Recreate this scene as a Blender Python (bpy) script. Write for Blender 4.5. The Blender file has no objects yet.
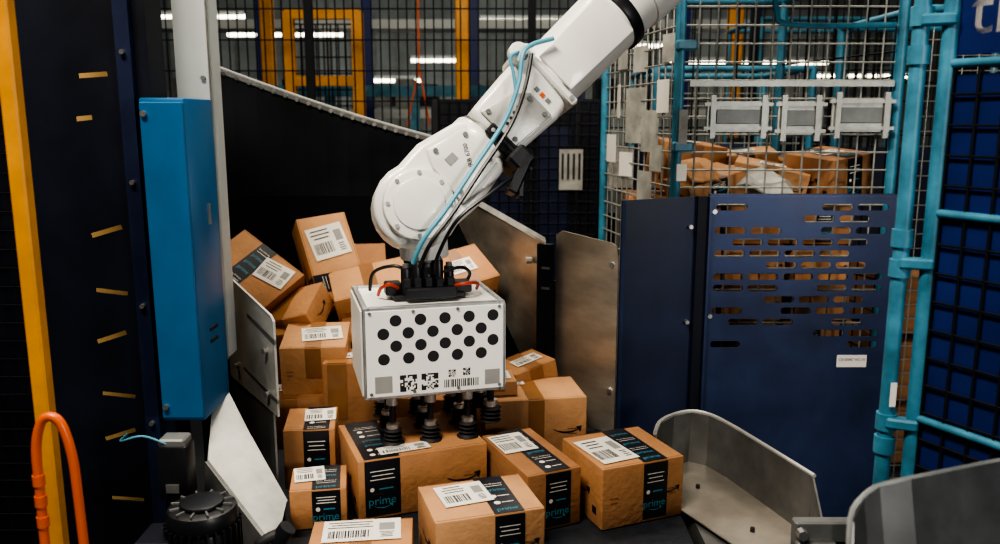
import bpy, bmesh, math, random
from mathutils import Matrix, Vector, Euler
random.seed(7)
C=bpy.context
# ---------------------------------------------------------------- materials
def M(name,col,rough=.5,metal=0.0,nscale=12.0,var=.12,bump=0.0,bscale=60.0,stretch=None,emit=0,spec=None,coat=0):
    m=bpy.data.materials.new(name); m.use_nodes=True
    nt=m.node_tree; N=nt.nodes; L=nt.links; b=N['Principled BSDF']
    b.inputs['Roughness'].default_value=rough; b.inputs['Metallic'].default_value=metal
    if spec is not None: b.inputs['Specular IOR Level'].default_value=spec
    if coat: b.inputs['Coat Weight'].default_value=coat
    tc=N.new('ShaderNodeTexCoord'); mp=N.new('ShaderNodeMapping'); L.new(tc.outputs['Object'],mp.inputs[0])
    if stretch: mp.inputs['Scale'].default_value=stretch
    n=N.new('ShaderNodeTexNoise'); n.inputs['Scale'].default_value=nscale; n.inputs['Detail'].default_value=6; n.inputs['Roughness'].default_value=.6
    L.new(mp.outputs[0],n.inputs['Vector'])
    cr=N.new('ShaderNodeValToRGB'); cr.color_ramp.elements[0].position=.3; cr.color_ramp.elements[1].position=.7
    cr.color_ramp.elements[0].color=[c*(1-var) for c in col]+[1]
    cr.color_ramp.elements[1].color=[min(1,c*(1+var)) for c in col]+[1]
    L.new(n.outputs['Fac'],cr.inputs[0]); L.new(cr.outputs[0],b.inputs['Base Color'])
    mr=N.new('ShaderNodeMapRange'); mr.inputs['To Min'].default_value=max(.03,rough-.08); mr.inputs['To Max'].default_value=min(1,rough+.1)
    L.new(n.outputs['Fac'],mr.inputs[0]); L.new(mr.outputs[0],b.inputs['Roughness'])
    if bump:
        n2=N.new('ShaderNodeTexNoise'); n2.inputs['Scale'].default_value=bscale; L.new(mp.outputs[0],n2.inputs['Vector'])
        bp=N.new('ShaderNodeBump'); bp.inputs['Strength'].default_value=bump; bp.inputs['Distance'].default_value=.01
        L.new(n2.outputs['Fac'],bp.inputs['Height']); L.new(bp.outputs[0],b.inputs['Normal'])
    if emit:
        b.inputs['Emission Color'].default_value=list(col)+[1]; b.inputs['Emission Strength'].default_value=emit
    return m
CARD=[M('cardboard_a',(.45,.225,.098),.75,nscale=5,var=.18,bump=.2),M('cardboard_b',(.35,.170,.074),.78,nscale=4,var=.2,bump=.2),M('cardboard_c',(.51,.275,.130),.75,nscale=6,var=.15,bump=.2)]
SEAM=M('card_seam',(.15,.065,.025),.8)
INK=M('ink_black',(.012,.012,.016),.6)
DTAPE=M('tape_black',(.012,.014,.022),.32,var=.3)
BTAPE=M('tape_brown',(.28,.135,.055),.32)
TEAL=M('print_teal',(.05,.28,.38),.5)
LABEL=M('label_white',(.76,.74,.69),.55,var=.04)
PAPER=M('paper_grey',(.34,.34,.32),.7,var=.3)
WHITE=M('robot_white',(.76,.76,.73),.33,nscale=6,var=.05,coat=.2)
WPANEL=M('gripper_white_panel',(.82,.82,.79),.4,var=.03)
ALU=M('aluminium',(.55,.56,.56),.35,.9,nscale=20,var=.08)
GALV=M('galvanised_steel',(.48,.48,.46),.42,.45,nscale=9,var=.25,bump=.05)
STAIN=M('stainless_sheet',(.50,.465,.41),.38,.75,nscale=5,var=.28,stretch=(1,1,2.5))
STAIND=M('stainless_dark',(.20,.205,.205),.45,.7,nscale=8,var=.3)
COVER=M('cover_dark_steel',(.055,.058,.06),.38,.5,nscale=8,var=.3)
BLACK=M('black_plastic',(.012,.013,.017),.4,var=.2)
RUB=M('black_rubber',(.014,.014,.017),.6,var=.2,bump=.1)
BELT=M('belt_black',(.014,.018,.026),.55,nscale=30,var=.35,bump=.2,bscale=250)
CHBLK=M('chute_black_liner',(.008,.010,.016),.55,nscale=3,var=.5,spec=.3)
CHSL=M('chute_black_slide',(.004,.005,.007),.9,nscale=3,var=.4,spec=.04)
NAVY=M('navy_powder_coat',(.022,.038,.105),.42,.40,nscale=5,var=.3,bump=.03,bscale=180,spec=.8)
NAVYS=M('navy_coat_dark_and_shade',(.010,.017,.050),.45,nscale=5,var=.3)
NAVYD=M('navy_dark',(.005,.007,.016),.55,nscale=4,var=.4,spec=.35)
BLUE=M('pipe_blue',(.055,.215,.32),.42,nscale=14,var=.35)
BLUEB=M('box_blue',(.014,.12,.28),.38,nscale=6,var=.12)
BLUEP=M('panel_deep_blue',(.007,.022,.14),.45,nscale=4,var=.3)
YEL=M('yellow_paint',(.58,.25,.015),.45,nscale=8,var=.2)
ORG=M('orange_plastic',(.66,.12,.02),.35,var=.08)
HOSE=M('hose_lightblue',(.10,.34,.46),.35)
GREYW=M('post_white_grey',(.48,.51,.50),.45,nscale=5,var=.08)
WIRE=M('wire_zinc',(.33,.34,.32),.45,.5,nscale=30,var=.25)
WIREB=M('wire_black',(.010,.012,.016),.6,spec=.2)
GREYP=M('grey_plate',(.17,.18,.18),.5,.4,nscale=9,var=.3)
QG=M('grey_square',(.28,.28,.27),.6)
FLOOR=M('floor_concrete',(.045,.05,.06),.45,nscale=1.5,var=.25)
WALLM=M('wall_cladding',(.22,.25,.255),.7,nscale=.7,var=.45)
WALLD=M('wall_navy',(.010,.013,.024),.7,nscale=1,var=.3)
CEILM=M('ceiling_grey',(.08,.09,.10),.8)
LAMP=M('lamp_tube',(1,.90,.72),.5,emit=7,var=0)
RED=M('cable_red',(.45,.05,.02),.4)
# ---------------------------------------------------------------- builder
_tc={}
def text_geo(s):
    if s not in _tc:
        cu=bpy.data.curves.new('t','FONT'); cu.body=s; cu.size=1; cu.align_x='CENTER'; cu.align_y='CENTER'; cu.resolution_u=2
        ob=bpy.data.objects.new('t',cu); C.scene.collection.objects.link(ob); C.view_layer.update()
        dg=C.evaluated_depsgraph_get(); me=bpy.data.meshes.new_from_object(ob.evaluated_get(dg))
        _tc[s]=([v.co.copy() for v in me.vertices],[list(p.vertices) for p in me.polygons])
        bpy.data.objects.remove(ob); bpy.data.curves.remove(cu); bpy.data.meshes.remove(me)
    return _tc[s]
def T(x=0,y=0,z=0,rx=0,ry=0,rz=0):
    return Matrix.Translation((x,y,z)) @ Euler((math.radians(rx),math.radians(ry),math.radians(rz))).to_matrix().to_4x4()
def frame(p,d):
    d=Vector(d).normalized(); a=Vector((0,0,1)) if abs(d.z)<.9 else Vector((1,0,0))
    x=a.cross(d).normalized(); y=d.cross(x)
    m=Matrix.Identity(4)
    for i in range(3): m[i][0]=x[i]; m[i][1]=y[i]; m[i][2]=d[i]; m[i][3]=p[i]
    return m
class B:
    def __init__(s,name,mtx=None):
        s.name=name; s.bm=bmesh.new(); s.mats=[]; s.X=mtx or Matrix.Identity(4)
    def mi(s,m):
        if m not in s.mats: s.mats.append(m)
        return s.mats.index(m)
    def merge(s,t,mtx,mat):
        i=s.mi(mat)
        for f in t.faces: f.material_index=i
        if mtx is not None: bmesh.ops.transform(t,matrix=mtx,verts=t.verts)
        me=bpy.data.meshes.new('x'); t.to_mesh(me); t.free(); s.bm.from_mesh(me); bpy.data.meshes.remove(me)
    def box(s,c,sz,mat,rot=(0,0,0),bev=0,mtx=None,seg=1):
        t=bmesh.new(); bmesh.ops.create_cube(t,size=1); bmesh.ops.scale(t,vec=sz,verts=t.verts)
        if bev: bmesh.ops.bevel(t,geom=t.edges[:],offset=bev,segments=seg,affect='EDGES',profile=.5)
        m=T(*c,*rot)
        s.merge(t,(mtx@m) if mtx is not None else m,mat)
    def cyl(s,p0,p1,r,mat,seg=14,r2=None,bev=0,mtx=None):
        p0=Vector(p0);p1=Vector(p1); L=(p1-p0).length
        t=bmesh.new(); bmesh.ops.create_cone(t,cap_ends=True,segments=seg,radius1=r,radius2=r if r2 is None else r2,depth=L)
        if bev:
            ed=[e for e in t.edges if abs(e.verts[0].co.z-e.verts[1].co.z)<1e-6]
            bmesh.ops.bevel(t,geom=ed,offset=bev,segments=2,affect='EDGES',profile=.5)
        m=frame((p0+p1)/2,p1-p0)
        s.merge(t,(mtx@m) if mtx is not None else m,mat)
    def tube(s,pts,r,mat,seg=8,sub=5,mtx=None,closed=False):
        P=[Vector(p) for p in pts]; Q=[]
        n=len(P)
        if sub>1:
            rng=range(n) if closed else range(n-1)
            for i in rng:
                g=(lambda k:P[k%n]) if closed else (lambda k:P[max(0,min(n-1,k))])
                a,b,c,d=g(i-1),g(i),g(i+1),g(i+2)
                for k in range(sub):
                    u=k/sub
                    Q.append(.5*((2*b)+(c-a)*u+(2*a-5*b+4*c-d)*u*u+(3*b-a-3*c+d)*u**3))
            if not closed: Q.append(P[-1])
        else: Q=P
        t=bmesh.new(); rings=[]; nq=len(Q); up=None
        for i,q in enumerate(Q):
            a=Q[(i-1)%nq] if (closed or i>0) else Q[0]; b=Q[(i+1)%nq] if (closed or i<nq-1) else Q[-1]
            d=(b-a).normalized()
            if up is None: up=Vector((0,0,1)) if abs(d.z)<.9 else Vector((1,0,0))
            x=(up-d*up.dot(d)).normalized(); y=d.cross(x); up=x
            rings.append([t.verts.new(q+(x*math.cos(k*2*math.pi/seg)+y*math.sin(k*2*math.pi/seg))*r) for k in range(seg)])
        for i in range(nq if closed else nq-1):
            A=rings[i];Bq=rings[(i+1)%nq]
            for k in range(seg): t.faces.new((A[k],A[(k+1)%seg],Bq[(k+1)%seg],Bq[k]))
        if not closed: t.faces.new(rings[0][::-1]); t.faces.new(rings[-1])
        s.merge(t,mtx,mat)
    def prism(s,poly,z0,z1,mat,mtx=None,bev=0,seg=2):
        t=bmesh.new(); vs=[t.verts.new((x,y,z0)) for x,y in poly]; f=t.faces.new(vs)
        r=bmesh.ops.extrude_face_region(t,geom=[f]); nv=[g for g in r['geom'] if isinstance(g,bmesh.types.BMVert)]
        bmesh.ops.translate(t,vec=(0,0,z1-z0),verts=nv)
        bmesh.ops.recalc_face_normals(t,faces=t.faces)
        if bev: bmesh.ops.bevel(t,geom=[e for e in t.edges if e.calc_face_angle(0)>.5],offset=bev,segments=seg,affect='EDGES',profile=.5)
        s.merge(t,mtx,mat)
    def plate(s,pts,th,mat,mtx=None):
        P=[Vector(p) for p in pts]; n=(P[1]-P[0]).cross(P[2]-P[0]).normalized()*th
        t=bmesh.new(); a=[t.verts.new(p) for p in P]; b=[t.verts.new(p+n) for p in P]; k=len(P)
        t.faces.new(a[::-1]); t.faces.new(b)
        for i in range(k): t.faces.new((a[i],a[(i+1)%k],b[(i+1)%k],b[i]))
        s.merge(t,mtx,mat)
    def holes(s,outline,holes,th,mat,mtx):
        cu=bpy.data.curves.new('c','CURVE'); cu.dimensions='2D'; cu.fill_mode='BOTH'; cu.extrude=th/2
        for pl in [outline]+holes:
            sp=cu.splines.new('POLY'); sp.points.add(len(pl)-1)
            for i,(x,y) in enumerate(pl): sp.points[i].co=(x,y,0,1)
            sp.use_cyclic_u=True
        ob=bpy.data.objects.new('c',cu); C.scene.collection.objects.link(ob); C.view_layer.update()
        me=bpy.data.meshes.new_from_object(ob.evaluated_get(C.evaluated_depsgraph_get()))
        t=bmesh.new(); t.from_mesh(me); bpy.data.objects.remove(ob); bpy.data.curves.remove(cu); bpy.data.meshes.remove(me)
        s.merge(t,mtx,mat)
    def disc(s,c,r,mat,mtx,seg=18):
        t=bmesh.new(); bmesh.ops.create_circle(t,cap_ends=True,segments=seg,radius=r)
        s.merge(t,mtx@Matrix.Translation(c),mat)
    def rect(s,x,y,w,h,mat,mtx,z=0):
        t=bmesh.new(); t.faces.new([t.verts.new((x+a*w/2,y+b*h/2,z)) for a,b in ((-1,-1),(1,-1),(1,1),(-1,1))])
        s.merge(t,mtx,mat)
    def text(s,st,size,mat,mtx):
        V,F=text_geo(st); t=bmesh.new(); vs=[t.verts.new(v*size) for v in V]
        for f in F:
            try: t.faces.new([vs[i] for i in f])
            except Exception: pass
        s.merge(t,mtx,mat)
    def done(s,parent=None):
        me=bpy.data.meshes.new(s.name)
        for f in s.bm.faces: f.smooth=True
        s.bm.normal_update()
        for e in s.bm.edges:
            if len(e.link_faces)==2 and e.calc_face_angle(0)>.55: e.smooth=False
        s.bm.to_mesh(me); s.bm.free()
        for m in s.mats: me.materials.append(m)
        ob=bpy.data.objects.new(s.name,me); C.scene.collection.objects.link(ob); ob.matrix_world=s.X
        if parent: ob.parent=parent
        return ob
def wires(b,O,U,V,nu,nv,r,mat,seg=5):
    O=Vector(O);U=Vector(U);V=Vector(V)
    for i in range(nu+1): b.cyl(O+U*i/nu,O+U*i/nu+V,r,mat,seg=seg)
    for j in range(nv+1): b.cyl(O+V*j/nv,O+V*j/nv+U,r,mat,seg=seg)
# ---------------------------------------------------------------- parcels
def label(b,m,w,h,seed,z=.0012):
    r=random.Random(seed)
    b.rect(0,0,w,h,LABEL,m,z)
    x=-w*.42
    while x<w*.1:
        k=r.uniform(.0012,.004); b.rect(x,-h*.18,k,h*.34,INK,m,z+.0006); x+=k+r.uniform(.0015,.004)
    for i in range(3): b.rect(-w*.15,h*(.14+.12*i),w*r.uniform(.35,.6),h*.035,INK,m,z+.0006)
    b.rect(w*.32,h*.12,w*.2,h*.34,QG,m,z+.0006)
    for i in range(4): b.rect(w*.32,-h*(.15+.07*i),w*.2*r.uniform(.5,1),h*.025,INK,m,z+.0006)
def smile(b,m,w,mat):
    n=14
    for i in range(n):
        a=-1+2*i/n; c=-1+2*(i+1)/n
        y0=.28*(a*a)-.28; y1=.28*(c*c)-.28; t0=.05+.09*(1-abs(a)); t1=.05+.09*(1-abs(c))
        t=bmesh.new(); P=[(a,y0-t0*.5),(c,y1-t1*.5),(c,y1+t1*.5),(a,y0+t0*.5)]
        t.faces.new([t.verts.new((x*w/2,y*w/2,0)) for x,y in P]); b.merge(t,m,mat)
    t=bmesh.new(); t.faces.new([t.verts.new((x*w/2,y*w/2,0)) for x,y in [(.7,.13),(1.05,-.28),(1.15,.2)]]); b.merge(t,m,mat)
def parcel_geo(b,w,d,h,mtx,card=0,dark=True,lab=(0,0,.1,.07,0),seed=1,tw=None,sm=True,axis='y',toff=0):
    cm=CARD[card]
    if tw is None: tw=.072 if dark else .05
    t=bmesh.new(); bmesh.ops.create_cube(t,size=1); bmesh.ops.scale(t,vec=(w,d,h),verts=t.verts)
    bmesh.ops.bevel(t,geom=t.edges[:],offset=.004,segments=2,affect='EDGES',profile=.5)
    b.merge(t,mtx@Matrix.Translation((0,0,h/2)),cm)
    if axis=='y': R=Matrix.Identity(4); ww,dd=w,d
    else: R=T(rz=90); ww,dd=d,w
    m=mtx@R
    b.rect(toff,0,.0025,dd*.98,SEAM,m,h+.0006)
    tm=DTAPE if dark else BTAPE
    b.rect(toff,0,tw,dd*.985,tm,m,h+.0012)
    dr=h*.62 if not dark else h*.92
    for sgn in (1,-1):
        f=m@(T(toff,-dd/2-.0012,0,90) if sgn==1 else T(toff,dd/2+.0012,0,90,0,180))
        b.rect(0,h-dr/2-.004,tw,dr,tm,f)
        if dark:
            b.text('prime',min(tw*.40,.032),TEAL,f@T(-.002,h*.30,.0006))
            smile(b,f@T(0,h*.22,.0006),tw*.5,TEAL)
            b.rect(0,h*.80,tw*.7,.0025,LABEL,f,.0006); b.rect(0,h*.73,tw*.6,.0025,LABEL,f,.0006); b.rect(0,h*.66,tw*.7,.0025,LABEL,f,.0006)
            b.disc((-tw*.3,h*.5,.0006),.006,LABEL,f,10); b.rect(tw*.1,h*.5,tw*.4,.004,TEAL,f,.0006)
    if dark:
        r=random.Random(seed); y=-dd*.40
        while y<dd*.42:
            k=r.random()
            if k<.45: b.text('prime',.022,TEAL,m@T(toff,y,h+.0018))
            elif k<.7: b.text('Free Delivery',.0095,LABEL,m@T(toff,y,h+.0018)); b.rect(toff,y-.012,tw*.7,.002,LABEL,m,h+.0018)
            else: b.disc((toff-tw*.2,y,h+.0018),.008,LABEL,m,12); b.rect(toff+tw*.15,y,tw*.4,.003,LABEL,m,h+.0018)
            y+=.034
    for sy in (-1,1): b.rect(0,sy*(dd/2-.006),ww*.97,.0012,SEAM,m,h+.0005)
    f=m@T(0,-dd/2-.0008,0,90)
    for sx in (-1,1):
        if sm and ww>.16:
            b.rect(sx*ww*.36,h*.5,ww*.10,.0018,SEAM,f,.0004); b.rect(sx*ww*.36,h*.42,ww*.08,.0018,SEAM,f,.0004)
    if sm:
        if axis=='y' and w>.2: smile(b,mtx@T(w*.30,-d/2-.001,h*.5,90),min(w*.26,.09),INK)
        g=mtx@T(-w/2-.0015,0,0,90,0,-90)
        smile(b,g@T(0,h*.5,0),min(d*.4,.09),INK)
        b.rect(d*.33,h*.25,.02,.02,INK,g)
        g=mtx@T(w/2+.0015,0,0,90,0,90)
        smile(b,g@T(0,h*.5,0),min(d*.4,.09),INK)
    if lab:
        lx,ly,lw,lh,lr=lab
        label(b,mtx@T(lx,ly,h+.0022,0,0,lr),lw,lh,seed)
def parcel(w,d,h,x,y,z,rx=0,ry=0,rz=0,corner=False,**k):
    X=T(x,y,z,rx,ry,rz)
    if corner: X=T(x,y,z,0,0,rz)@T(w/2,d/2,0)
    b=B('cardboard_box',X); parcel_geo(b,w,d,h,Matrix.Identity(4),**k); return b.done()
# on the belt (x,y of front-left corner)
parcel(.262,.20,.157,-.145,1.722,.802,rz=17,corner=True,card=2,seed=1,lab=(-.035,.02,.12,.11,4),toff=.045)
parcel(.36,.285,.168,-.371,2.034,.802,rz=21,corner=True,card=0,seed=2,lab=(-.045,-.10,.14,.05,2),toff=-.115,tw=.095)
parcel(.145,.15,.108,-.540,1.985,.802,rz=10,corner=True,card=0,seed=3,lab=(-.025,.02,.08,.09,5),toff=.02)
parcel(.235,.14,.10,-.432,1.705,.802,rz=5,corner=True,card=0,seed=4,lab=(0,.01,.18,.10,2),dark=False,sm=False)
parcel(.145,.19,.178,-.615,2.225,.802,rz=8,corner=True,card=0,seed=5,lab=(.025,.02,.09,.10,3),toff=.02)
parcel(.155,.305,.158,.070,1.966,.802,rz=24,corner=True,card=1,seed=6,lab=(-.022,.06,.10,.13,0),toff=.01)
parcel(.245,.235,.168,.262,1.984,.802,rz=22,corner=True,card=0,seed=7,lab=(-.055,-.01,.11,.16,4),toff=.035)
parcel(.32,.215,.20,-.046,2.406,.802,rz=9,corner=True,card=2,seed=8,lab=(-.05,.06,.08,.05,0),dark=False)
parcel(.16,.15,.25,.125,2.72,.80,ry=-12,rz=30,card=0,seed=9,lab=(.01,.0,.10,.06,0),dark=False)
parcel(.13,.13,.045,-.02,2.52,1.004,rz=9,card=2,seed=29,lab=(0,0,.10,.08,0),dark=False,sm=False)
# heap on the chute
parcel(.26,.22,.17,-.24,2.63,.802,rz=-8,card=1,seed=10,dark=False)
parcel(.19,.17,.29,-.47,2.60,.802,rz=4,card=1,seed=11,lab=(.02,.0,.1,.06,4),toff=-.05,tw=.06,dark=False)
parcel(.30,.22,.17,-.69,2.63,.802,rz=10,card=1,seed=12,dark=False)
parcel(.21,.22,.165,-.61,2.68,.985,rx=8,rz=6,card=2,seed=13,lab=(.02,.0,.13,.11,8),dark=False)
parcel(.16,.2,.17,-.79,2.79,.975,rx=5,rz=34,card=1,seed=14,dark=False,lab=None)
parcel(.24,.2,.16,-.45,2.93,.98,rx=22,rz=6,card=1,seed=15,dark=False)
parcel(.30,.22,.13,-.90,2.98,1.23,rx=34,ry=30,rz=-24,card=0,seed=16,lab=(.07,.04,.12,.09,10),tw=.07,toff=-.02)
parcel(.24,.19,.10,-.72,2.88,1.12,rx=26,ry=-16,rz=-16,card=0,seed=17,dark=False,lab=None)
parcel(.19,.38,.12,-.660,3.14,1.265,rx=58,ry=-6,rz=28,card=2,seed=18,lab=(0,.08,.14,.13,6),axis='x',toff=-.08)
parcel(.28,.19,.13,-.47,3.03,1.16,rx=24,ry=-10,rz=14,card=2,seed=19,dark=False,lab=None)
parcel(.22,.20,.15,-.16,3.12,1.18,rx=30,ry=-10,rz=30,card=0,seed=20,dark=False)
parcel(.30,.25,.16,-.16,2.92,.99,rx=28,rz=-6,card=1,seed=21,dark=False)
parcel(.28,.25,.15,-.87,3.05,1.03,rx=33,rz=4,card=1,seed=22,dark=False,lab=None)
parcel(.28,.25,.15,-.60,3.28,1.16,rx=33,rz=10,card=1,seed=23,dark=False,lab=None)
# ---------------------------------------------------------------- belt + chute
b=B('conveyor_belt')
b.box((-.025,1.72,.79),(1.03,1.94,.02),BELT,bev=.004)
b.box((-.025,1.72,.70),(1.01,1.92,.14),STAIND)
for x in (-.50,.42):
    for y in (.9,2.5): b.box((x,y,.31),(.06,.06,.62),GREYP)
b.done()
b=B('parcel_chute')
b.plate([(-.95,2.70,.79),(.20,2.70,.79),(-.2,3.80,1.50),(-1.32,3.80,1.50)],-.01,CHSL)
n=12; cols=[]
for i in range(n+1):
    u=i/n; x=-1.40+1.20*u; y=3.72+.16*math.sin(u*math.pi); zt=2.13-.39*u-.03*math.sin(u*math.pi)
    cols.append((x,y,zt))
for i in range(n):
    a,c=cols[i],cols[i+1]
    b.plate([(a[0],a[1],.6),(c[0],c[1],.6),(c[0],c[1],c[2]),(a[0],a[1],a[2])],.012,CHBLK)
    b.plate([(a[0],a[1]-.02,a[2]),(c[0],c[1]-.02,c[2]),(c[0],c[1]+.02,c[2]+.003),(a[0],a[1]+.02,a[2]+.003)],.005,GALV)
    b.plate([(a[0],a[1]-.02,a[2]-.02),(c[0],c[1]-.02,c[2]-.02),(c[0],c[1]-.02,c[2]),(a[0],a[1]-.02,a[2])],.005,GREYP)
    for k in (.3,.8):
        p=Vector(a).lerp(Vector(c),k); b.cyl((p.x,p.y-.035,p.z-.014),(p.x,p.y-.02,p.z-.014),.009,ALU,seg=8)
for k in (3,6,9):
    a=cols[k]; b.box((a[0],a[1]-.004,a[2]-.35),(.006,.004,.6),NAVYD)
b.plate([(-.87,2.42,.6),(-1.40,3.74,.6),(-1.40,3.74,1.95),(-.89,2.42,1.75)],.012,CHBLK)
b.plate([(.17,2.78,.80),(.155,2.78,1.44),(-.15,3.60,1.52),(-.22,3.74,1.45),(-.2,3.74,.9)],.006,STAIN)
b.plate([(.155,2.775,1.43),(.155,2.80,1.45),(-.15,3.60,1.535),(-.16,3.58,1.515)],.006,GALV)
b.cyl((.11,2.87,1.36),(.09,2.865,1.36),.012,GALV,seg=8)
b.box((.155,2.79,1.12),(.05,.03,.62),NAVYD,rot=(0,0,-30))
for z in (1.35,1.28): b.box((.155,2.77,z),(.03,.004,.008),GREYP,rot=(0,0,-30))
b.done()
b=B('stainless_side_plate')
P0=Vector((.195,2.81,0));P1=Vector((.388,2.665,0))
q=lambda t,z:(P0.x+(P1.x-P0.x)*t,P0.y+(P1.y-P0.y)*t,z)
b.plate([q(0,.80),q(1,.80),q(1,1.40),q(.97,1.44),q(.9,1.45),q(.1,1.475),q(0,1.46)],.006,STAIN)
b.plate([q(0,1.30),q(-.12,1.30),q(-.12,.82),q(0,.82)],.02,NAVYD)
for z in (1.38,.95): b.cyl(Vector(q(.9,z)),Vector(q(.9,z))+Vector((-.006,-.014,0)),.008,ALU,seg=8)
b.done()
b=B('chute_end_plate')
a0=(-.805,2.4);a1=(-.585,2.1)
b.plate([(a1[0],a1[1],1.07),(a0[0],a0[1],1.09),(a0[0],a0[1],1.385),(-.785,2.37,1.40),(a1[0]-.01,a1[1]+.01,1.345),(a1[0],a1[1],1.33)],-.006,GALV)
b.plate([(a1[0]-.02,a1[1]+.03,.62),(a0[0],a0[1]+.02,.62),(a0[0],a0[1]+.02,1.1),(a1[0]-.02,a1[1]+.03,1.1)],-.006,STAIND)
b.plate([(-.80,2.385,1.33),(-.585,2.085,1.27),(-.585,2.085,1.283),(-.80,2.385,1.343)],-.004,STAIND)
b.plate([(-.80,2.385,1.15),(-.585,2.085,1.11),(-.585,2.085,1.12),(-.80,2.385,1.16)],-.004,STAIND)
for t,z in ((.15,1.30),(.85,1.24),(.2,1.14),(.85,1.12)):
    p=Vector((a0[0]+(a1[0]-a0[0])*t,a0[1]+(a1[1]-a0[1])*t,z)); b.cyl(p,p+Vector((-.012,-.016,0)),.008,ALU,seg=8)
b.done()
b=B('chute_flap')
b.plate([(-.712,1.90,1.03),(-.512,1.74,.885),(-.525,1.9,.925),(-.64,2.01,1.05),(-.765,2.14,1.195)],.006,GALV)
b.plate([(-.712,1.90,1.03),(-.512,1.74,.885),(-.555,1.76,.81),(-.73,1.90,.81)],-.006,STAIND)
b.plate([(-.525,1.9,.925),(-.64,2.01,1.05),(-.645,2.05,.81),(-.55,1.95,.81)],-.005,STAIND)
b.done()
# ---------------------------------------------------------------- navy guard with slots
b=B('slotted_guard_panel')
s1=Vector((.396,2.66,0)); s2=Vector((.675,2.72,0))
b.plate([(s1.x,s1.y,.45),(s2.x,s2.y,.45),(s2.x,s2.y,1.60),(s1.x,s1.y,1.59)],-.005,NAVYS)  # darker navy paints in the shade of the angled guard section
b.box((.400,2.675,1.02),(.012,.03,1.14),NAVY)
b.box((.662,2.705,1.02),(.034,.02,1.16),NAVYD); b.box((.684,2.692,1.02),(.008,.02,1.16),NAVY)
W=.61
def slot(cx,cy,L,hh):
    r=hh/2; o=[]
    for k in range(7): a=-math.pi/2+math.pi*k/6; o.append((cx+L/2-r+r*math.cos(a),cy+r*math.sin(a)))
    for k in range(7): a=math.pi/2+math.pi*k/6; o.append((cx-L/2+r+r*math.cos(a),cy+r*math.sin(a)))
    return o
rows=[(0,(0,3,4)),(.5,(2,3)),(0,(0,1,3,4)),(.5,(0,1,2,3)),(0,(0,1,2,3)),(.5,(1,2,3)),(0,(0,1,2,3,4)),(0,(0,1,3,4)),(.5,(1,2,3)),(0,(0,2,3,4)),(.5,(0,1,3)),(0,(3,4)),(0,(0,4))]
H_=[]
for i,(off,js) in enumerate(rows):
    for j in js: H_.append(slot(.068+(j+off)*.115,1.565-.0385*i,.101,.0225))
mt=T(.688,2.70,0,90)
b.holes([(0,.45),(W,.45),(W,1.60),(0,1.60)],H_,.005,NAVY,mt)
b.box((.99,2.715,1.603),(.61,.03,.006),NAVY)
b.box((1.30,2.71,1.02),(.012,.03,1.16),NAVY)
for z in (1.55,1.2,.75): b.cyl((.70,2.692,z),(.70,2.70,z),.008,ALU,seg=8)
for z in (1.5,1.18): b.cyl((.625,2.69,z),(.625,2.71,z),.007,ALU,seg=8)
b.box((1.185,2.6965,1.045),(.10,.002,.042),LABEL); b.text('CE-038C VC-10',.0135,INK,T(1.185,2.6945,1.050,90))
b.done()
# ---------------------------------------------------------------- steel catch tray
b=B('steel_catch_tray')
rim=[(.415,2.10),(.43,2.20),(.46,2.29),(.51,2.35),(.572,2.381),(.622,2.35),(.66,2.27),(.70,2.15),(.738,2.03),(.772,1.92)]
for i in range(1,len(rim)-1):
    a,c=rim[i],rim[i+1]
    b.plate([(a[0],a[1],.815),(c[0],c[1],.815),(c[0]+.004,c[1],.98),(a[0]+.004,a[1],.98)],.005,STAIND)  # shade of the tray wall is put into the colour by darker stainless
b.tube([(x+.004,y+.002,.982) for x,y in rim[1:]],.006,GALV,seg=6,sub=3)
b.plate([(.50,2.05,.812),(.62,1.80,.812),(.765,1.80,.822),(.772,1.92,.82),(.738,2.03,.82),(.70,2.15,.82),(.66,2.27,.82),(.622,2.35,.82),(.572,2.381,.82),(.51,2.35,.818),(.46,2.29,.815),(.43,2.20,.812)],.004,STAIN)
b.plate([(.775,1.92,.98),(.775,1.92,.70),(.768,1.82,.70),(.768,1.82,.90)],.005,STAIND)
for x,y in ((.56,2.2),(.64,1.95),(.70,1.85)): b.cyl((x,y,.818),(x,y,.83),.006,BLACK,seg=8)
b.box((.645,2.1,.55),(.26,.5,.5),STAIND)
b.done()
b=B('machine_bracket')
b.box((.735,1.72,.945),(.16,.03,.05),GREYP,bev=.004); b.box((.70,1.71,.88),(.09,.05,.10),STAIND,bev=.006)
b.box((.78,1.71,.86),(.10,.04,.12),NAVYD,bev=.006); b.cyl((.665,1.70,.95),(.665,1.68,.95),.012,ALU,seg=8)
b.box((.74,1.74,.4),(.12,.06,.8),NAVYD)
b.done()
b=B('curved_machine_cover')
R=[(.50,1.09,1.20),(.522,1.15,1.262),(.545,1.17,1.285),(.575,1.185,1.297),(.63,1.20,1.303),(.72,1.235,1.303),(.813,1.27,1.303),(.95,1.31,1.303)]
for i in range(len(R)-1):
    a,c=Vector(R[i]),Vector(R[i+1])
    a2=a+Vector((.02,-.16,-.55));c2=c+Vector((.02,-.16,-.55))
    b.plate([a2,c2,c,a],.006,COVER)
b.tube(R,.0045,GREYP,seg=6,sub=3)
b.box((.74,1.10,.38),(.35,.06,.76),NAVYD)
b.done()
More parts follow.
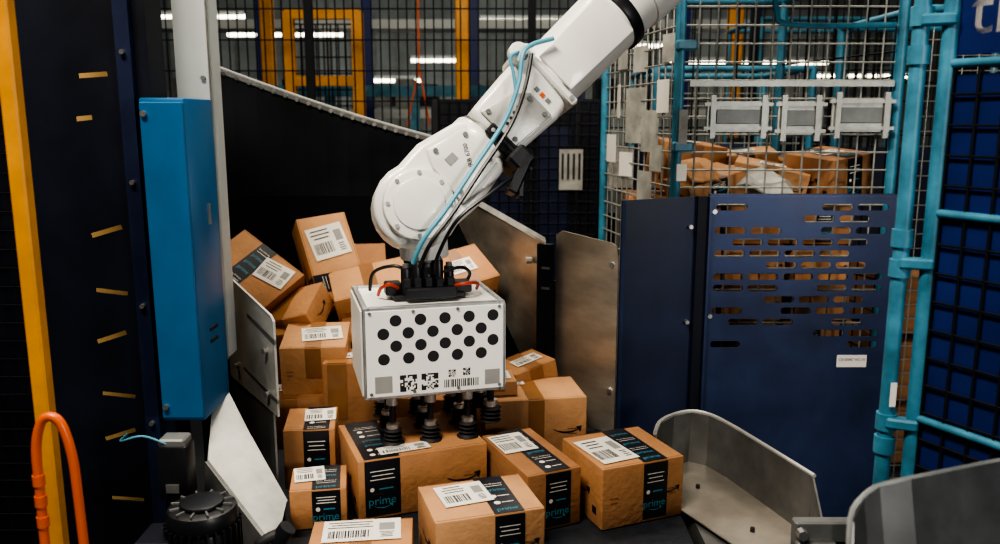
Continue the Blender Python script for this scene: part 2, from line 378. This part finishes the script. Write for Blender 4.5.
# ---------------------------------------------------------------- robot arm
ax=Vector((.59,.25,.58)).normalized(); J=Vector((-.235,2.30,1.605))
v=(Vector((0,0,1.85))-J).normalized(); c_=(v-ax*v.dot(ax)).normalized(); n_=c_.cross(ax).normalized()
A=Matrix.Identity(4)
for i in range(3): A[i][0]=ax[i];A[i][1]=n_[i];A[i][2]=c_[i];A[i][3]=J[i]
b=B('robot_arm')
def circ(cx,cy,r,a0,a1,k=14): return [(cx+r*math.cos(math.radians(a0+(a1-a0)*i/k)),cy+r*math.sin(math.radians(a0+(a1-a0)*i/k))) for i in range(k+1)]
b.prism(circ(0,0,.120,70,290)+[(.12,-.118),(.235,-.100),(.26,-.082),(.26,.072),(.24,.088),(.12,.118)],-.09,.075,WHITE,A,bev=.022,seg=4)
b.cyl((0,0,.06),(0,0,.105),.098,WHITE,seg=36,bev=.012,mtx=A)
b.cyl((0,0,.10),(0,0,.112),.070,WHITE,seg=32,bev=.004,mtx=A)
for k in range(8):
    a=k*math.pi/4; b.cyl((.084*math.cos(a),.084*math.sin(a),.10),(.084*math.cos(a),.084*math.sin(a),.109),.006,ALU,seg=8,mtx=A)
b.prism([(.085,-.085),(.24,-.07),(.24,.06),(.12,.09),(.1,.05)],.07,.092,WHITE,A,bev=.008)
b.box((.15,.025,.0935),(.03,.022,.003),QG,mtx=A); b.text('IRB 6700',.018,INK,A@T(.19,.0,.0935,0,0,60))
for p in ((.105,-.055),(.225,-.05),(.225,.045),(.135,.07)): b.cyl((p[0],p[1],.09),(p[0],p[1],.098),.007,GREYP,seg=8,mtx=A)
b.cyl((.235,-.005,-.008),(.275,-.005,-.008),.098,WHITE,seg=32,bev=.008,mtx=A)
b.cyl((.27,-.005,-.008),(.285,-.005,-.008),.09,GREYP,seg=32,mtx=A)
b.prism([(.28,-.092),(.45,-.105),(.50,-.095),(.52,.082),(.50,.094),(.42,.092),(.28,.080)],-.095,.085,WHITE,A,bev=.02,seg=3)
b.prism([(.30,-.075),(.44,-.085),(.44,.0),(.40,.035),(.30,.06)],.083,.095,GALV,A,bev=.004)
for p in ((.315,-.06),(.425,-.07),(.425,-.01),(.315,.045)): b.cyl((p[0],p[1],.094),(p[0],p[1],.1),.007,GREYP,seg=8,mtx=A)
for k in range(5): b.cyl((.33+.018*k,-.015+.004*k,.094),(.33+.018*k,-.015+.004*k,.099),.0045,INK,seg=8,mtx=A)
for k in range(3): b.box((.462,-.05+.022*k,.0865),(.012,.014,.003),ORG if k==1 else GREYP,mtx=A)
b.box((.515,.0,-.005),(.022,.222,.20),WHITE,bev=.006,mtx=A)
b.box((.50,.085,.03),(.07,.05,.13),WHITE,bev=.01,mtx=A)
b.cyl((.49,.10,.08),(.49,.10,.115),.028,WHITE,seg=20,bev=.004,mtx=A)
for y in (-.09,.09): b.cyl((.515,y,.09),(.515,y,.10),.007,ALU,seg=8,mtx=A)
b.cyl((.52,-.01,-.005),(.90,-.01,-.005),.096,WHITE,seg=40,mtx=A,r2=.104)
b.prism([(.53,-.075),(.79,-.083),(.79,.06),(.53,.055)],.082,.096,WHITE,A,bev=.006)
b.cyl((.80,-.01,-.005),(.835,-.01,-.005),.112,BLACK,seg=40,mtx=A,bev=.004)
b.cyl((.90,-.01,-.005),(1.45,-.01,-.005),.110,WHITE,seg=40,mtx=A,r2=.135)
b.cyl((1.50,0,-.16),(1.50,0,.16),.17,WHITE,seg=40,mtx=A,bev=.02)
E=A@Vector((1.5,0,0))
b.cyl(E+Vector((0,.2,0)),Vector((E.x,E.y+.2,5.98)),.14,WHITE,seg=32); b.cyl(E+Vector((0,.05,0)),E+Vector((0,.3,0)),.16,WHITE,seg=32,bev=.02)
b.box((E.x,E.y+.2,5.97),(.5,.5,.04),GREYP)
b.box((.285,-.108,.05),(.06,.06,.15),BLACK,bev=.008,mtx=A)
b.box((.255,-.135,.09),(.12,.030,.07),BLACK,rot=(0,0,20),bev=.006,mtx=A)
b.box((.225,-.165,.10),(.05,.018,.04),BLACK,rot=(0,0,40),bev=.004,mtx=A)
b.cyl((.285,-.02,.10),(.285,-.15,.10),.015,BLACK,seg=12,mtx=A)
b.box((.285,-.05,.098),(.035,.13,.014),BLACK,bev=.003,mtx=A)
for y in (-.08,-.03,.0): b.cyl((.285,y,.10),(.285,y,.112),.006,ALU,seg=8,mtx=A)
hp=[(.585,.060,.12),(.50,.092,.13),(.42,.04,.13),(.318,-.005,.125),(.164,-.035,.13),(.041,-.058,.14),(-.061,-.072,.14),(-.125,-.098,.10)]
b.tube(hp,.0065,HOSE,seg=8,sub=6,mtx=A)
b.tube([(x+.004,y-.02,z+.005) for x,y,z in hp[1:]],.0055,BLACK,seg=7,sub=6,mtx=A)
b.tube([(.49,.10,.11),(.455,.105,.13),(.43,.07,.13),(.40,.03,.13)],.005,HOSE,seg=7,sub=6,mtx=A)
b.tube([(.25,-.13,.1),(.16,-.115,.13),(.04,-.10,.13),(-.06,-.13,.10),(-.10,-.16,.06)],.005,BLACK,seg=7,sub=6,mtx=A)
b.cyl((-.215,2.30,1.52),(-.212,2.30,1.465),.068,WHITE,seg=32,bev=.006)
b.cyl((-.212,2.30,1.467),(-.212,2.30,1.458),.05,GREYP,seg=28)
b.done()
# ---------------------------------------------------------------- gripper
G=T(-.212,2.30,1.112,0,0,15); gw,gd,gh=.386,.31,.252
b=B('vacuum_gripper',G)
b.box((0,0,gh/2),(gw-.012,gd-.012,gh-.012),WPANEL)
e=.016
for sx in (-1,1):
    for sy in (-1,1): b.box((sx*(gw-e)/2,sy*(gd-e)/2,gh/2),(e,e,gh),ALU,bev=.002)
for z in (e/2,gh-e/2):
    for sy in (-1,1): b.box((0,sy*(gd-e)/2,z),(gw-2*e,e-.001,e),ALU,bev=.002)
    for sx in (-1,1): b.box((sx*(gw-e)/2,0,z),(e-.001,gd-2*e,e),ALU,bev=.002)
b.box((0,-gd/2-.002,gh/2),(gw-.014,.004,gh-.018),WPANEL,bev=.001)
b.box((-gw/2-.002,0,gh/2),(.004,gd-.02,gh-.02),WPANEL,bev=.001); b.box((gw/2+.002,0,gh/2),(.004,gd-.02,gh-.02),WPANEL,bev=.001)
for z in (.238,.018):
    for x in (-.175,-.06,.06,.175): b.cyl((x,-gd/2-.004,z),(x,-gd/2-.007,z),.0045,GREYP,seg=8)
F=T(0,-gd/2-.0045,0,90)
for r in range(4):
    for k in range(5):
        x=-.140+.066*k+(.033 if r%2==0 else 0); z=.215-.0345*r
        b.disc((x,z,0),.0158,INK,F)
b.rect(-.142,.042,.046,.046,QG,F); b.rect(.155,.042,.042,.042,QG,F)
def qr(cx,cy,s,seed):
    r=random.Random(seed); k=11; p=s/k
    for i in range(k):
        for j in range(k):
            fx=(i<3 or i>k-4); fy=(j<3 or j>k-4)
            on=r.random()<.5
            if fx and fy and not(i>k-4 and j<3): on=True
            if on: b.rect(cx-s/2+p*(i+.5),cy-s/2+p*(j+.5),p*1.02,p*1.02,INK,F)
qr(-.076,.042,.046,1); qr(-.018,.042,.046,2); qr(.043,.060,.02,3); qr(.083,.062,.02,4)
x=.022
r=random.Random(3)
while x<.118:
    k=r.uniform(.0015,.004); b.rect(x,.032,k,.022,INK,F); x+=k+r.uniform(.0015,.0035)
b.box((0,0,gh+.006),(.20,.16,.012),BLACK,bev=.003)
b.cyl((0,0,gh),(0,0,gh+.085),.042,BLACK,seg=24)
for i,xx in enumerate((-.062,-.032,-.002,.028,.058)):
    hh=.085+.018*(i%2); b.cyl((xx,-.055,gh+.01),(xx,-.055,gh+hh),.014,BLACK,seg=14,bev=.003)
    b.cyl((xx,-.055,gh+hh),(xx,-.055,gh+hh+.010),.009,GREYP,seg=12)
    b.box((xx,-.072,gh+.035),(.022,.02,.045),BLACK,bev=.003)
b.box((-.095,-.03,gh+.025),(.045,.05,.035),BLACK,bev=.004); b.box((.095,-.02,gh+.02),(.06,.06,.03),BLACK,bev=.004)
b.box((.0,-.095,gh+.02),(.14,.03,.03),BLACK,bev=.004)
b.tube([(-.085,-.06,gh+.03),(-.11,-.08,gh+.045),(-.13,-.05,gh+.03),(-.135,-.02,gh+.005)],.005,RED,seg=8)
b.tube([(.06,-.07,gh+.03),(.10,-.09,gh+.04),(.14,-.05,gh+.03),(.15,0,gh+.005)],.005,RED,seg=8)
b.tube([(.04,-.07,gh+.07),(.09,-.06,gh+.08),(.13,-.0,gh+.05),(.12,.04,gh+.005)],.005,BLACK,seg=8)
b.tube([(-.05,-.03,gh+.07),(-.09,-.02,gh+.085),(-.14,.03,gh+.06),(-.15,.05,gh+.005)],.005,BLACK,seg=8)
def cup(x,y,zc):
    zz=zc-1.112
    b.cyl((x,y,.0),(x,y,zz+.060),.009,BLACK,seg=12)
    b.cyl((x,y,-.005),(x,y,-.030),.016,ALU,seg=12)
    b.cyl((x,y,zz+.056),(x,y,zz+.044),.018,ALU,seg=14)
    z=zz+.044
    for k in range(3):
        b.cyl((x,y,z),(x,y,z-.006),.016,RUB,seg=20,r2=.026); b.cyl((x,y,z-.006),(x,y,z-.012),.026,RUB,seg=20,r2=.017); z-=.0115
    b.cyl((x,y,z),(x,y,zz+.001),.020,RUB,seg=22,r2=.031)
for x in (-.115,-.01,.095):
    for y in (-.112,.0,.112): cup(x,y,.9715)
for y in (-.10,.03):
    b.cyl((.165,y,0),(.165,y,-.045),.010,BLACK,seg=12); b.cyl((.165,y,-.045),(.165,y,-.062),.02,ALU,seg=14)
    for k in range(4): b.cyl((.165,y,-.062-.012*k),(.165,y,-.068-.012*k),.019,RUB,seg=20,r2=.03); b.cyl((.165,y,-.068-.012*k),(.165,y,-.074-.012*k),.03,RUB,seg=20,r2=.019)
for y in (-.06,.06): b.box((0,y,-.008),(.33,.03,.016),ALU)
b.done()
# ---------------------------------------------------------------- left machinery
b=B('slotted_frame_panel')
hs=[]
for z,a,x0,L in ((1.95,4,-.955,.07),(1.85,6,-.985,.04),(1.58,16,-.955,.08),(1.43,-7,-.955,.08),(1.315,18,-.965,.08),(1.165,-6,-.96,.085),(1.06,18,-.965,.085),(.885,-4,-.96,.085),(.75,8,-.96,.1)):
    ca,sa=math.cos(math.radians(a)),math.sin(math.radians(a)); w2,h2=L/2,.0058
    hs.append([(x0+ca*p-sa*q_,z+sa*p+ca*q_) for p,q_ in ((-w2,-h2),(w2,-h2),(w2,h2),(-w2,h2))])
b.holes([(-1.13,.0),(-.822,.0),(-.822,3.0),(-1.13,3.0)],hs,.006,NAVYD,T(0,2.0,0,90))
b.box((-.828,2.05,1.5),(.010,.09,3.0),NAVYD); b.box((-1.13,2.05,1.5),(.012,.09,3.0),NAVYD)
b.box((-.87,1.985,1.5),(.035,.02,3.0),NAVYS)
for z in (2.0,1.7,1.4,1.1): b.cyl((-.87,1.975,z),(-.87,1.965,z),.006,ALU,seg=8)
b.done()
b=B('slot_glow_board'); b.box((-1.10,2.36,1.3),(.32,.03,2.2),M('ochre_board',(.55,.36,.14),.6)); b.done()  # added board; its ochre stands in for yellowish light through the slots
b=B('blue_control_box')
b.box((-.763,2.0,1.513),(.103,.19,.765),BLUEB,bev=.006,seg=2)
b.box((-.762,1.902,1.513),(.098,.008,.745),BLUEB,bev=.002)
b.cyl((-.80,1.898,1.86),(-.80,1.89,1.86),.007,ALU,seg=8); b.cyl((-.80,1.898,1.17),(-.80,1.89,1.17),.007,ALU,seg=8)
for z in (1.34,1.31): b.box((-.710,2.0,z),(.003,.05,.008),INK)
b.box((-.710,2.02,1.62),(.004,.012,.05),ALU)
b.done()
b=B('white_steel_post'); b.box((-.778,2.20,2.16),(.088,.09,1.90),GREYW,bev=.006,seg=2); b.box((-.736,2.165,2.16),(.004,.018,1.9),ALU)
for z in (1.95,1.6,1.45): b.cyl((-.75,2.155,z),(-.75,2.148,z),.006,GREYP,seg=8)
b.box((-.80,2.21,.6),(.05,.05,1.22),NAVYD)
b.done()
b=B('yellow_pole'); b.box((-.932,1.62,1.5),(.032,.032,3.0),YEL,bev=.004); b.box((-.94,1.62,.01),(.06,.12,.02),YEL); b.done()
b=B('orange_handle_loop')
pts=[(-.830,1.4,.98),(-.830,1.4,1.18),(-.828,1.4,1.27),(-.815,1.4,1.318),(-.797,1.4,1.33),(-.779,1.4,1.315),(-.766,1.4,1.26),(-.762,1.4,1.18),(-.760,1.4,.98),(-.775,1.4,.93),(-.815,1.4,.93)]
b.tube(pts,.0085,ORG,seg=12,sub=6,closed=True)
for z in (1.2,1.12,1.16): b.cyl((-.83,1.4,z),(-.83,1.4,z+.02),.0105,ORG,seg=12)
b.box((-.797,1.4,.465),(.03,.015,.93),BLACK)
b.done()
b=B('mesh_fence')
wires(b,(-1.9,2.6,.0),(.75,0,0),(0,0,3.0),15,50,.0025,WIREB)
b.box((-1.14,2.6,1.5),(.04,.04,3.0),NAVYD); b.box((-1.92,2.6,1.5),(.05,.04,3.0),NAVYD)
b.box((-1.52,2.66,1.5),(.74,.01,3.0),NAVYD)
b.done()
b=B('photoelectric_sensor')
b.box((-.745,1.80,1.055),(.070,.06,.13),BLACK,bev=.008,seg=2); b.box((-.745,1.80,1.125),(.06,.05,.02),GREYP,bev=.004)
b.box((-.745,1.768,1.02),(.03,.004,.02),GREYP); b.tube([(-.75,1.78,1.12),(-.80,1.76,1.15),(-.86,1.78,1.13),(-.90,1.9,1.1)],.0025,HOSE,seg=7)
b.box((-.745,1.81,.90),(.05,.04,.19),BLACK)
b.done()
b=B('electric_motor')
mx,my=-.632,1.64
b.cyl((mx,my,.802),(mx,my,1.0),.068,BLACK,seg=32,bev=.004)
b.cyl((mx,my,1.0),(mx,my,1.045),.073,BLACK,seg=32,bev=.012); b.cyl((mx,my,1.045),(mx,my,1.055),.045,BLACK,seg=28,bev=.003)
for k in range(28):
    a=k*math.pi/14; b.box((mx+.072*math.cos(a),my+.072*math.sin(a),.92),(.014,.004,.18),BLACK,rot=(0,0,math.degrees(a)))
for k in range(12):
    a=k*math.pi/6; b.box((mx+.055*math.cos(a),my+.055*math.sin(a),1.047),(.02,.004,.004),GREYP,rot=(0,0,math.degrees(a)))
b.box((mx-.085,my-.02,.95),(.08,.10,.08),NAVYD,bev=.006)
b.done()
b=B('hose_fitting')
b.tube([(-.49,1.55,.81),(-.49,1.55,.98),(-.475,1.55,1.01),(-.45,1.56,1.02)],.012,RUB,seg=12); b.cyl((-.455,1.56,1.0),(-.43,1.56,1.035),.018,BLACK,seg=16)
b.cyl((-.49,1.55,.802),(-.49,1.55,.92),.024,BLACK,seg=16); b.done()
b=B('machine_base_frame')
b.box((-.73,1.66,.60),(.33,.44,.40),NAVYD,bev=.01); b.box((-.73,1.66,.2),(.30,.40,.4),NAVYD); b.done()
# ---------------------------------------------------------------- roll cages
def roll_cage(O,U,V,h=2.36,rp=.019,pitch=.062,wm=WIRE,z0=.15,sides=(0,3),wr=.0036):
    b=B('roll_cage'); O=Vector(O);U=Vector(U);V=Vector(V)
    cs=[O,O+U,O+U+V,O+V]
    for c in cs:
        b.cyl(c+Vector((0,0,.12)),c+Vector((0,0,h)),rp,BLUE,seg=16)
        b.cyl(c+Vector((0,0,.03)),c+Vector((0,0,.12)),.02,GREYP,seg=10); b.cyl(c+Vector((-.02,0,.05)),c+Vector((.02,0,.05)),.05,RUB,seg=18)
    for i in range(4):
        a,d=cs[i],cs[(i+1)%4]
        for z in (z0,h): b.cyl(a+Vector((0,0,z)),d+Vector((0,0,z)),rp*.85,BLUE,seg=12)
        if i not in sides:
            wires(b,a+Vector((0,0,z0)),d-a,Vector((0,0,h-z0)),4,8,.004,WIREB); continue
        nu=max(4,int((d-a).length/pitch)); nv=int((h-z0)/pitch)
        wires(b,a+Vector((0,0,z0)),d-a,Vector((0,0,h-z0)),nu,nv,wr,wm)
    b.plate([cs[0]+Vector((0,0,z0)),cs[1]+Vector((0,0,z0)),cs[2]+Vector((0,0,z0)),cs[3]+Vector((0,0,z0))],.02,GREYP)
    return b,cs
b,cs=roll_cage((.635,3.02,0),(.78,.0,0),(-.16,.80,0))
yy=2.985
b.box((1.03,yy+.02,1.97),(.72,.02,.02),WIRE); b.box((1.03,yy+.02,1.30),(.72,.02,.02),WIRE)
for x0,x1,z0,z1 in ((.73,.95,1.80,1.91),(.98,1.14,1.79,1.91),(1.17,1.38,1.80,1.92)):
    b.box(((x0+x1)/2,yy,(z0+z1)/2),(x1-x0,.008,z1-z0),WIRE,bev=.002)
    b.box(((x0+x1)/2,yy-.006,(z0+z1)/2),((x1-x0)*.7,.006,(z1-z0)*.45),GREYP,bev=.002)
    b.box(((x0+x1)/2,yy-.008,z0+.015),(x1-x0+.02,.012,.012),WIRE); b.box(((x0+x1)/2,yy-.008,z1-.012),(x1-x0+.02,.012,.012),WIRE)
    for xx in (x0+.02,x1-.02): b.box((xx,yy-.01,(z0+z1)/2),(.018,.012,z1-z0+.04),WIRE)
b.cyl((.635,2.985,1.2),(.635,2.985,2.36),.011,BLUE,seg=12)
for z in (1.3,1.75,2.1): b.box((.65,2.99,z),(.07,.05,.035),BLUE,bev=.006)
b.box((.645,2.965,1.82),(.03,.004,.12),PAPER); b.box((.645,2.965,1.66),(.035,.004,.06),LABEL)
b.tube([(.95,3.0,2.36),(.96,3.0,2.22),(1.02,3.0,2.17),(1.38,3.0,2.17)],.010,BLUE,seg=8)
r=random.Random(5)
for i,(t,z,w,h) in enumerate(((.15,1.93,.10,.12),(.30,1.80,.14,.16),(.5,1.86,.16,.22),(.62,1.66,.10,.10),(.35,1.58,.12,.13),(.2,1.70,.09,.10),(.75,1.92,.12,.14),(.7,2.12,.12,.14),(.45,2.08,.10,.10),(.85,1.72,.1,.12),(.1,2.1,.08,.1))):
    p=cs[0].lerp(cs[3],t); m=T(p.x-.008,p.y,z,0,0,101)@T(0,0,0,90,0,r.uniform(-14,14))
    b.box((0,0,0),(w,h,.002),PAPER if i%3 else LABEL,mtx=m); b.rect(0,h*.2,w*.6,h*.06,INK,m,.002); b.rect(0,-h*.1,w*.7,h*.2,QG,m,.002)
b.done()
b=B('parcel_pile')
r=random.Random(12)
zz=.20
for lay in range(9):
    for ix in range(3):
        for iy in range(2):
            w=r.uniform(.2,.24); d=r.uniform(.26,.34); h=.145
            X=T(.70+.24*ix+r.uniform(-.01,.01)-.08*iy,3.24+.37*iy,zz,r.uniform(-3,3) if lay>6 else 0,0,r.uniform(-6,6))
            X=X@T(.03,0,0)
            if lay<5: b.box((0,0,h/2),(w,d,h),CARD[r.randrange(3)],bev=.004,mtx=X)
            else: parcel_geo(b,w,d,h,X,card=r.choice([1,1,0]),dark=r.random()<.45,lab=(0,0,.1,.08,0) if r.random()<.5 else None,seed=lay*10+ix)
    zz+=.148
for k,(x,y,ry,rz,w,d,h) in enumerate(((.80,3.2,-16,12,.24,.24,.09),(1.05,3.28,10,-18,.28,.22,.12),(1.27,3.22,-8,24,.20,.26,.17),(.78,3.6,6,8,.26,.26,.20),(1.06,3.62,-5,-10,.26,.26,.16),(1.26,3.6,8,0,.22,.24,.12))):
    parcel_geo(b,w,d,h,T(x,y,zz+.02,4,ry,rz),card=[0,2,1][k%3],dark=k%2==0,lab=(0,0,.1,.07,0),seed=80+k)
for (x,y,z,rz,mt_) in ((.80,3.17,1.64,20,CARD[2]),(.98,3.16,1.62,-15,PAPER)):
    t=bmesh.new(); bmesh.ops.create_cube(t,size=1); bmesh.ops.scale(t,vec=(.26,.2,.06),verts=t.verts)
    bmesh.ops.subdivide_edges(t,edges=t.edges[:],cuts=5,use_grid_fill=True)
    for vv in t.verts:
        e_=min(1,(1-abs(vv.co.x)/.13)*3)*min(1,(1-abs(vv.co.y)/.10)*3); vv.co.z=vv.co.z*(.12+.88*e_)+.014*math.sin(vv.co.x*40+vv.co.y*33)
    b.merge(t,T(x,y,z,18,r.uniform(-12,12),rz),mt_)
b.done()
# foreground cage with deep-blue board
b=B('roll_cage')
p1=Vector((.838,1.60,0)); p0=Vector((.795,1.625,0)); dU=Vector((.47,-.88,0)).normalized(); L_=.62; dV=Vector((.88,.47,0)).normalized()
for p,rr in ((p0,.0155),(p1,.0145),(p1+dU*L_,.0165),(p1+dV*.7,.0165),(p1+dV*.7+dU*L_,.0165)):
    b.cyl(p+Vector((0,0,.1)),p+Vector((0,0,2.4)),rr,BLUE,seg=18); b.cyl(p+Vector((-.02,0,.05)),p+Vector((.02,0,.05)),.05,RUB,seg=16); b.cyl(p+Vector((0,0,.05)),p+Vector((0,0,.12)),.02,GREYP)
for z in (1.95,1.67,1.255,.6,.2,2.4): b.cyl(p1+Vector((0,0,z)),p1+dU*L_+Vector((0,0,z)),.0085,BLUE,seg=12)
for z in (2.4,.2):
    b.cyl(p1+Vector((0,0,z)),p1+dV*.7+Vector((0,0,z)),.0095,BLUE,seg=12); b.cyl(p1+dU*L_+Vector((0,0,z)),p1+dV*.7+dU*L_+Vector((0,0,z)),.0095,BLUE,seg=12)
for z in (2.02,1.95,1.60,1.54,1.22,1.17): b.cyl(p0+Vector((0,0,z)),p0+Vector((0,0,z+.035)),.0205,BLUE,seg=18)
for z in (2.03,1.57,1.24): b.box(((p0+p1)/2)+Vector((0,-.01,z)),(.06,.03,.022),BLUE,bev=.004,rot=(0,0,-24))
wires(b,p1+dU*.015+Vector((0,-.0,.25)),dU*.59,Vector((0,0,1.70)),12,30,.0028,WIREB)
wires(b,p1+dV*.03+Vector((0,0,.25)),dV*.65,Vector((0,0,1.70)),8,20,.0028,WIREB)
k0=p1+dU*.012+dV*.012; k1=p1+dU*.6+dV*.012
b.plate([k0+Vector((0,0,.25)),k1+Vector((0,0,.25)),k1+Vector((0,0,1.93)),k0+Vector((0,0,1.93))],.004,BLUEP)
b.plate([k0+Vector((0,0,1.965)),k1+Vector((0,0,1.965)),k1+Vector((0,0,2.34)),k0+Vector((0,0,2.34))],.004,BLUEP)
ang=math.degrees(math.atan2(dU.y,dU.x))
pt=p1+dU*.085+dV*.008
b.text('th',.13,LABEL,T(pt.x,pt.y,2.04,0,0,ang)@T(0,0,0,90))
b.box(p0+Vector((0,-.02,1.30)),(.012,.002,.05),LABEL)
b.done()
for O_,U_,V_,h_ in (((.80,4.35,0),(.8,0,0),(0,.8,0),2.1),((1.75,3.6,0),(.8,0,0),(0,.8,0),2.3),((1.75,5.75,0),(.9,0,0),(0,.8,0),2.5)):
    b,cs=roll_cage(O_,U_,V_,h=h_,sides=(0,),wr=.003)
    b.plate([cs[3]+Vector((0,0,.2)),cs[2]+Vector((0,0,.2)),cs[2]+Vector((0,0,1.7)),cs[3]+Vector((0,0,1.7))],.01,NAVYS)
    for k in range(3):
        for j in range(2): b.box((O_[0]+.22+.36*j,O_[1]+.4,.36+.32*k),(.33,.5,.28),CARD[1],bev=.005)
    b.done()
# ---------------------------------------------------------------- background
b=B('mesh_fence')
for x0,x1 in ((-2.6,-1.2),(-1.2,.2),(.2,1.6),(1.6,3.2)):
    wires(b,(x0,5.4,1.2),(x1-x0,0,0),(0,0,1.7),int((x1-x0)/.055),9,.0045,WIREB)
    b.box((x0,5.4,1.5),(.05,.05,3.0),WIREB); b.box(((x0+x1)/2,5.4,2.92),(x1-x0,.05,.04),WIREB)
    b.box(((x0+x1)/2,5.42,.62),(x1-x0,.02,1.24),NAVYD)
b.done()
b=B('machine_enclosure')
b.box((.12,5.0,.98),(1.05,.04,1.96),NAVYD)
for x in (-.38,-.1,.18,.46): b.box((x,4.97,.98),(.03,.02,1.96),BLACK)
for x in (-.24,.04,.32): b.box((x,4.972,1.3),(.20,.008,1.0),NAVYS)
wires(b,(-.36,4.955,.9),(.94,0,0),(0,0,1.05),16,16,.003,BLACK)
b.box((.42,4.945,1.55),(.14,.004,.24),PAPER)
for k in range(4): b.box((.37+.033*k,4.94,1.57),(.012,.004,.15),INK)
b.box((.18,4.94,1.75),(.06,.004,.03),PAPER)
b.done()
b=B('notice_board'); b.box((.60,4.2,1.60),(.13,.01,.22),PAPER); b.box((.60,4.193,1.64),(.10,.003,.08),QG); b.box((.60,4.22,.8),(.02,.02,1.6),GREYP); b.done()
b=B('yellow_door_frame')
for x in (-1.72,-1.16): b.box((x,7,1.35),(.09,.08,2.7),YEL)
for z in (2.68,2.15,1.2): b.box((-1.44,7,z),(.6,.07,.08),YEL)
wires(b,(-1.68,7,0),(.48,0,0),(0,0,2.6),8,20,.006,WIREB)
b.done()
for x,y,w in ((-.307,7,.11),(2.05,7.5,.12),(-2.3,8.5,.12)):
    b=B('yellow_column'); b.box((x,y,2.99),(w,w,5.98),YEL,bev=.01); b.box((x,y,.02),(w*2.4,w*2.4,.04),YEL); b.done()
b=B('blue_crossbeam'); b.box((-1.2,8,2.10),(2.6,.10,.10),BLUE)
for x in (-2.4,-1.6,-.8,0): b.box((x,8,1.05),(.08,.08,2.1),BLUE)
b.done()
b=B('storage_rack')
for z in (1.1,1.9,2.9): b.box((-.5,10,z),(7.0,.5,.10),GREYW)
for x in (-3.9,-2.7,-1.5,-.3,.9,2.1,2.9): b.box((x,9.75,1.7),(.10,.10,3.4),BLUEP)
r=random.Random(3)
for i in range(26):
    x=-3.7+.26*i; b.box((x,10,1.15+.18),(.22,.4,r.uniform(.2,.4)),r.choice([CARD[0],GREYW,BLUE,NAVYD,GREYP]))
    if r.random()<.7: b.box((x,10,1.95+.16),(.22,.4,r.uniform(.2,.4)),r.choice([CARD[1],GREYW,NAVYD,GREYP,GREYP]))
b.done()
b=B('hoist_sling')
b.tube([(-.57,6.0,2.95),(-.57,6.0,2.20)],.006,ORG,sub=1); b.tube([(-.57,6,2.2),(-.66,6,1.8)],.006,ORG,sub=1); b.tube([(-.57,6,2.2),(-.50,6,1.8)],.006,ORG,sub=1)
b.cyl((-.57,6,2.95),(-.57,6,5.98),.006,BLACK); b.done()
# room shell
b=B('floor'); b.box((0,6,-.05),(16,20,.1),FLOOR); b.done()
b=B('wall_back'); b.box((0,15.05,3),(16,.1,6),WALLM)
for i in range(40): b.box((-7.8+.4*i,14.98,3),(.05,.04,6),GREYP)
b.done()
b=B('wall_left'); b.box((-8.05,6,3),(.1,20,6),WALLD); b.done()
b=B('wall_right'); b.box((8.05,6,3),(.1,20,6),WALLD); b.done()
b=B('wall_front'); b.box((0,-4.05,3),(16,.1,6),WALLD); b.done()
b=B('ceiling'); b.box((0,6,6.05),(16,20,.1),CEILM); b.done()
for i,(x,y,z,L) in enumerate(((-2.0,13,2.42,1.6),(3.5,12,2.62,2.2),(5.3,12.3,2.45,1.6),(2.1,12.6,2.9,1.4),(.4,13,3.3,1.4),(-3.0,12,3.0,1.6),(-.9,13.5,2.75,1.0),(4.4,13.5,3.2,1.6),(-4.5,12.5,3.3,1.6))):
    b=B('fluorescent_lamp'); b.box((0,0,.04),(L,.12,.05),GREYW,bev=.005); b.cyl((-L/2,0,0),(L/2,0,0),.03,LAMP,seg=10)
    b.cyl((-L*.4,0,.05),(-L*.4,0,6-z),.006,GREYP); b.cyl((L*.4,0,.05),(L*.4,0,6-z),.006,GREYP)
    b.X=T(x,y,z); b.done()
# ---------------------------------------------------------------- lights
def area(n,loc,target,sx,sy,e,col):
    l=bpy.data.lights.new(n,'AREA'); l.shape='RECTANGLE'; l.size=sx; l.size_y=sy; l.energy=e; l.color=col
    o=bpy.data.objects.new(n,l); C.scene.collection.objects.link(o); o.location=loc
    o.rotation_euler=(Vector(target)-Vector(loc)).to_track_quat('-Z','Y').to_euler()
area('ceiling_light_key',(-1.1,.2,4.6),(0,2.3,.9),1.5,.4,195,(1,.90,.76))
area('sheen_fill_side',(2.35,-1.1,2.0),(1.0,2.7,1.35),.8,.7,62,(1,.96,.90))  # added off-frame area light that puts a sheen on the guard panel
area('ceiling_light_top',(-.3,3.4,5.2),(-.3,2.8,.8),1.5,.4,100,(1,.90,.76))
area('ceiling_light_hall',(1.5,4.6,5.4),(1.2,4.2,0),3,1,60,(1,.88,.7))
area('ceiling_light_far',(-1,10,5.6),(-1,10,0),8,3,260,(1,.96,.86))
area('slot_board_light',(-1.35,2.15,2.9),(-1.05,2.33,1.2),.3,.1,9,(1,.82,.55))  # area light added below the ceiling to light the board behind the slots
w=bpy.data.worlds.new('w'); C.scene.world=w; w.use_nodes=True
w.node_tree.nodes['Background'].inputs[0].default_value=(.30,.40,.6,1); w.node_tree.nodes['Background'].inputs[1].default_value=.12
# ---------------------------------------------------------------- camera
cd=bpy.data.cameras.new('camera'); co=bpy.data.objects.new('camera',cd); C.scene.collection.objects.link(co)
co.location=(0,0,1.85); co.rotation_euler=(math.radians(79.5),0,0); cd.lens=36*830/1000; cd.clip_start=.05
cd.dof.use_dof=True; cd.dof.focus_distance=2.3; cd.dof.aperture_fstop=3.2
C.scene.camera=co
try: C.scene.view_settings.look='AgX - High Contrast'
except Exception as ex: print(ex)
